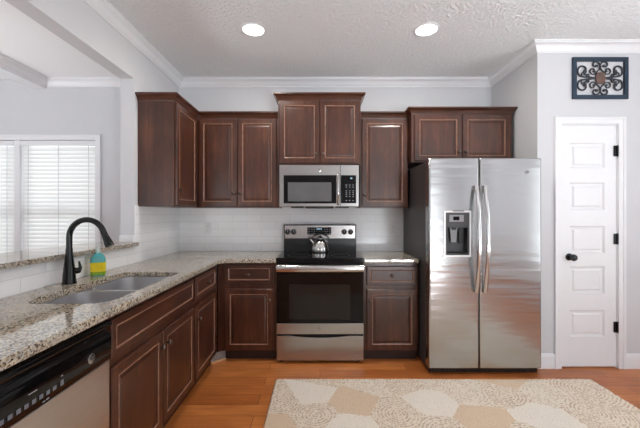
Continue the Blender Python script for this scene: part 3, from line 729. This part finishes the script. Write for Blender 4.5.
MB().box(x0+.06, x1-.05, yf-.006, yf, z1+.004, z1+.012).build('night_light', M['darkgray'], dp)
emblem(BK(YF-.0028), 1.662, 1.637, 0, .017, dr_)
for x in (X0+.05, X1-.05): MB().box(x-.03, x+.03, 2.70, 2.80, 1.7355, 1.752, bev=.004).build('hinge_cover', M['darkgray'], fr)

# ------------------------------------------------------------------ outlets
for x, lab in ((-1.198, 'white wall outlet on the tile between sink corner and range'), (.772, 'white wall outlet on the tile beside the refrigerator')):
    ol = thing('wall_outlet', (x, YW-TT, 1.148), lab, 'outlet', 'outlets on the tile backsplash')
    FW = AT(BK(YW-TT), x, 1.148)
    MB().box(-.037, .037, -.06, .06, 0, .005, F=FW, bev=.002).build('cover_plate', M['outlet'], ol)
    for z in (-.02, .02):
        r_ = MB().lathe(AT(FW, 0, z), [(.0165, .005), (.0165, .0066)], 20).build('receptacle', M['outlet'], ol)
        MB().box(-.008, -.0055, -.005, .005, .0066, .0069, F=AT(FW, 0, z)).box(.0055, .008, -.005, .005, .0066, .0069, F=AT(FW, 0, z)).box(-.0025, .0025, -.012, -.008, .0066, .0069, F=AT(FW, 0, z)).build('slots', M['slot'], r_)

# ------------------------------------------------------------------ wall art
ax0, ax1, az0, az1 = 2.121, 2.587, 2.266, 2.616
wa = thing('scroll_wall_art', ((ax0+ax1)/2, YD, az0), 'navy framed dark iron scrollwork panel above the pantry door', 'wall art')
FA = BK(YD); fw = .033
MB().rings(FA, ax0, ax1, az0, az1, [(fw, .002), (0, .002), (0, .018), (.004, .022), (fw-.004, .022), (fw, .018), (fw, .002)], cap=False).build('frame', M['navy'], wa)
cx, cz = (ax0+ax1)/2, (az0+az1)/2
def spiral(c0, r0, a0, a1, shrink=.25, n=22):
    return [(c0[0]+(r0*(1-(1-shrink)*k/n))*math.cos(a0+(a1-a0)*k/n), c0[1]+(r0*(1-(1-shrink)*k/n))*math.sin(a0+(a1-a0)*k/n)) for k in range(n+1)]
b = MB()
HW, HH = (ax1-ax0)/2-fw, (az1-az0)/2-fw
for sx_ in (-1, 1):
    for sz_ in (-1, 1):
        def st(pts, r0=.0045, r1=.0045, blob=0):
            P_ = [FA(cx+sx_*x, cz+sz_*z, .010) for x, z in pts]; n = len(P_)
            b.tube(P_, [r0+(r1-r0)*k/(n-1) for k in range(n)], 8, up=(0, 1, 0))
            if blob: b.lathe(lambda a, bb, c: (P_[-1][0]+a, P_[-1][1]+c, P_[-1][2]+bb), [(blob*.5, -.006), (blob, -.003), (blob, .003), (blob*.5, .006)], 12)
        # large outer C scroll
        st([(.040, .004), (.09, .006), (.125, .010)]+spiral((.143, .066), .054, -PI*.38, PI*1.2, .34), .0062, .0075, .016)
        # upper scroll by the centre line
        st([(.046, .036), (.018, .062), (-.004, .090), (.004, .120), (.020, .134)]+spiral((.040, .112), .026, PI*.62, -PI*.75, .5), .0058, .006, .012)
        # inner curls
        st([(.03, .040), (.048, .034)]+spiral((.062, .062), .029, -PI*.5, PI*1.1, .42), .005, .006, .011)
        st([(.07, .008), (.10, .010)]+spiral((.140, .034), .022, -PI*.6, PI*1.0, .45), .005, .0055, .009)
        st([(.085, .008), (.095, .020)]+spiral((.104, .026), .014, -PI*.5, PI*.9, .5), .0045, .005, .007)
b.build('scrollwork', M['iron'], wa, smooth=50)
m_ = MB().prism([(cx+.040*(abs(math.cos(q))**.6)*(1 if math.cos(q) > 0 else -1), cz+.048*(abs(math.sin(q))**.6)*(1 if math.sin(q) > 0 else -1)) for q in [2*PI*k/32+.01 for k in range(32)]], FA, .004, .020)
m_.build('medallion', M['bronze'], wa, bevel=.003)

# ------------------------------------------------------------------ recessed ceiling lights
for x, y, lab in ((-.519, 2.574, 'lit round recessed ceiling light above the microwave side nearer the bar'), (.831, 2.574, 'lit round recessed ceiling light in front of the refrigerator')):
    rl = thing('recessed_light', (x, y, CEIL), lab, 'ceiling light', 'recessed ceiling lights')
    MB().lathe(UP(x, y, CEIL), [(.100, 0), (.100, -.003), (.094, -.007), (.082, -.006), (.079, -.0005)], 40, cap0=False, cap1=False).build('trim_ring', M['trim'], rl, smooth=40)
    MB().lathe(UP(x, y, CEIL), [(.079, -.0008), (.075, -.003), (.04, -.004)], 36).build('lens', M['lens'], rl)
    ld = bpy.data.lights.new('lamp_glow', 'AREA'); ld.shape = 'DISK'; ld.size = .15; ld.energy = 9; ld.color = (1, .95, .88)
    lo_ = bpy.data.objects.new('lamp_glow', ld); COL.objects.link(lo_); lo_.parent = rl; lo_.location = (0, 0, -.008)

# ------------------------------------------------------------------ rug
gx0, gx1, gy0, gy1 = -.345, 2.11, .45, 2.577
st_ = .0075; nx = int((gx1-gx0)/st_); ny = int((gy1-gy0)/st_)
rs = np.random.RandomState(5)
seeds = [(-.06, 2.37, 0), (.22, 2.26, 1), (.165, 1.98, 0), (-.03, 2.11, 2), (-.28, 2.27, 2), (.766, 2.25, 0), (1.02, 2.07, 1), (1.42, 2.08, 0), (.50, 2.12, 2), (.02, 2.62, 2), (.38, 2.52, 3),
         (1.06, 2.36, 3), (.62, 2.53, 2), (1.30, 2.36, 2), (1.60, 2.36, 3), (1.78, 2.14, 2), (1.92, 2.42, 2), (-.30, 1.98, 1), (.74, 1.95, 2), (1.22, 1.86, 2), (.9, 2.55, 3), (1.42, 2.58, 1)]
row = 0; y = 1.80
while y > gy0-.2:
    x = gx0-.1+(row % 2)*.16
    while x < gx1+.2:
        seeds.append((x+rs.uniform(-.03, .03), y+rs.uniform(-.03, .03), rs.choice([0, 1, 2, 2, 3]))); x += .32
    y -= .28; row += 1
sd = np.array(seeds)
XX, YY = np.meshgrid(np.linspace(gx0, gx1, nx+1), np.linspace(gy0, gy1, ny+1))
best = np.full(XX.shape, 1e9); idx = np.zeros(XX.shape, int)
for i, (a, bb, k) in enumerate(seeds):
    dd = np.hypot(XX-a, YY-bb); q = dd < best; best[q] = dd[q]; idx[q] = i
typ = sd[idx, 2].astype(int)
ang = np.arctan2(YY-sd[idx, 1], XX-sd[idx, 0])
ring = np.sin(best*2*PI/.022); knot = np.sin(ang*best*2*PI/.03+idx)
rnd = rs.rand(*XX.shape)
def lin(c): return np.array(srgb(*c)[:3])
pal = np.array([lin((224, 215, 202)), lin((210, 186, 160)), lin((220, 206, 188)), lin((220, 208, 192))])
colr = pal[typ]*(1+.05*(rnd-.5))[..., None]
fl = ((typ == 2) & (ring < -.1) & (rnd > .42)) | ((typ == 3) & (ring < -.2) & (rnd > .62))
colr = np.where(fl[..., None], lin((172, 150, 128))*(.75+.5*rnd)[..., None], colr)
colr = np.where((((typ < 2) & (ring < -.6) & (rnd > .5)))[..., None], colr*.88, colr)
hz = .014+.0035*ring*.5+.002*knot*.5+.0015*rnd
edge = np.minimum(np.minimum(XX-gx0, gx1-XX), np.minimum(YY-gy0, gy1-YY)); hz = np.where(edge < .004, .003, hz)
jit = np.where(edge < .004, .004, 0)
vx = XX+jit*(rs.rand(*XX.shape)-.5)*2; vy = YY+jit*(rs.rand(*XX.shape)-.5)*2
V = np.stack([vx, vy, hz], -1).reshape(-1, 3)
I = np.arange((nx+1)*(ny+1)).reshape(ny+1, nx+1)
Q = np.stack([I[:-1, :-1], I[:-1, 1:], I[1:, 1:], I[1:, :-1]], -1).reshape(-1, 4)
me = bpy.data.meshes.new('area_rug'); me.from_pydata(V.tolist(), [], Q.tolist())
at = me.attributes.new('yarn', 'FLOAT_COLOR', 'POINT')
at.data.foreach_set('color', np.concatenate([colr.reshape(-1, 3), np.ones((V.shape[0], 1))], 1).ravel().astype(np.float32))
me.materials.append(M['rug']); me.polygons.foreach_set('use_smooth', [True]*len(me.polygons)); me.update()
ro = bpy.data.objects.new('area_rug', me); COL.objects.link(ro)
md = ro.modifiers.new('backing', 'SOLIDIFY'); md.thickness = .0025; md.offset = -1
tag(ro, 'cream and tan woven rug with round medallion pattern on the wood floor', 'rug')
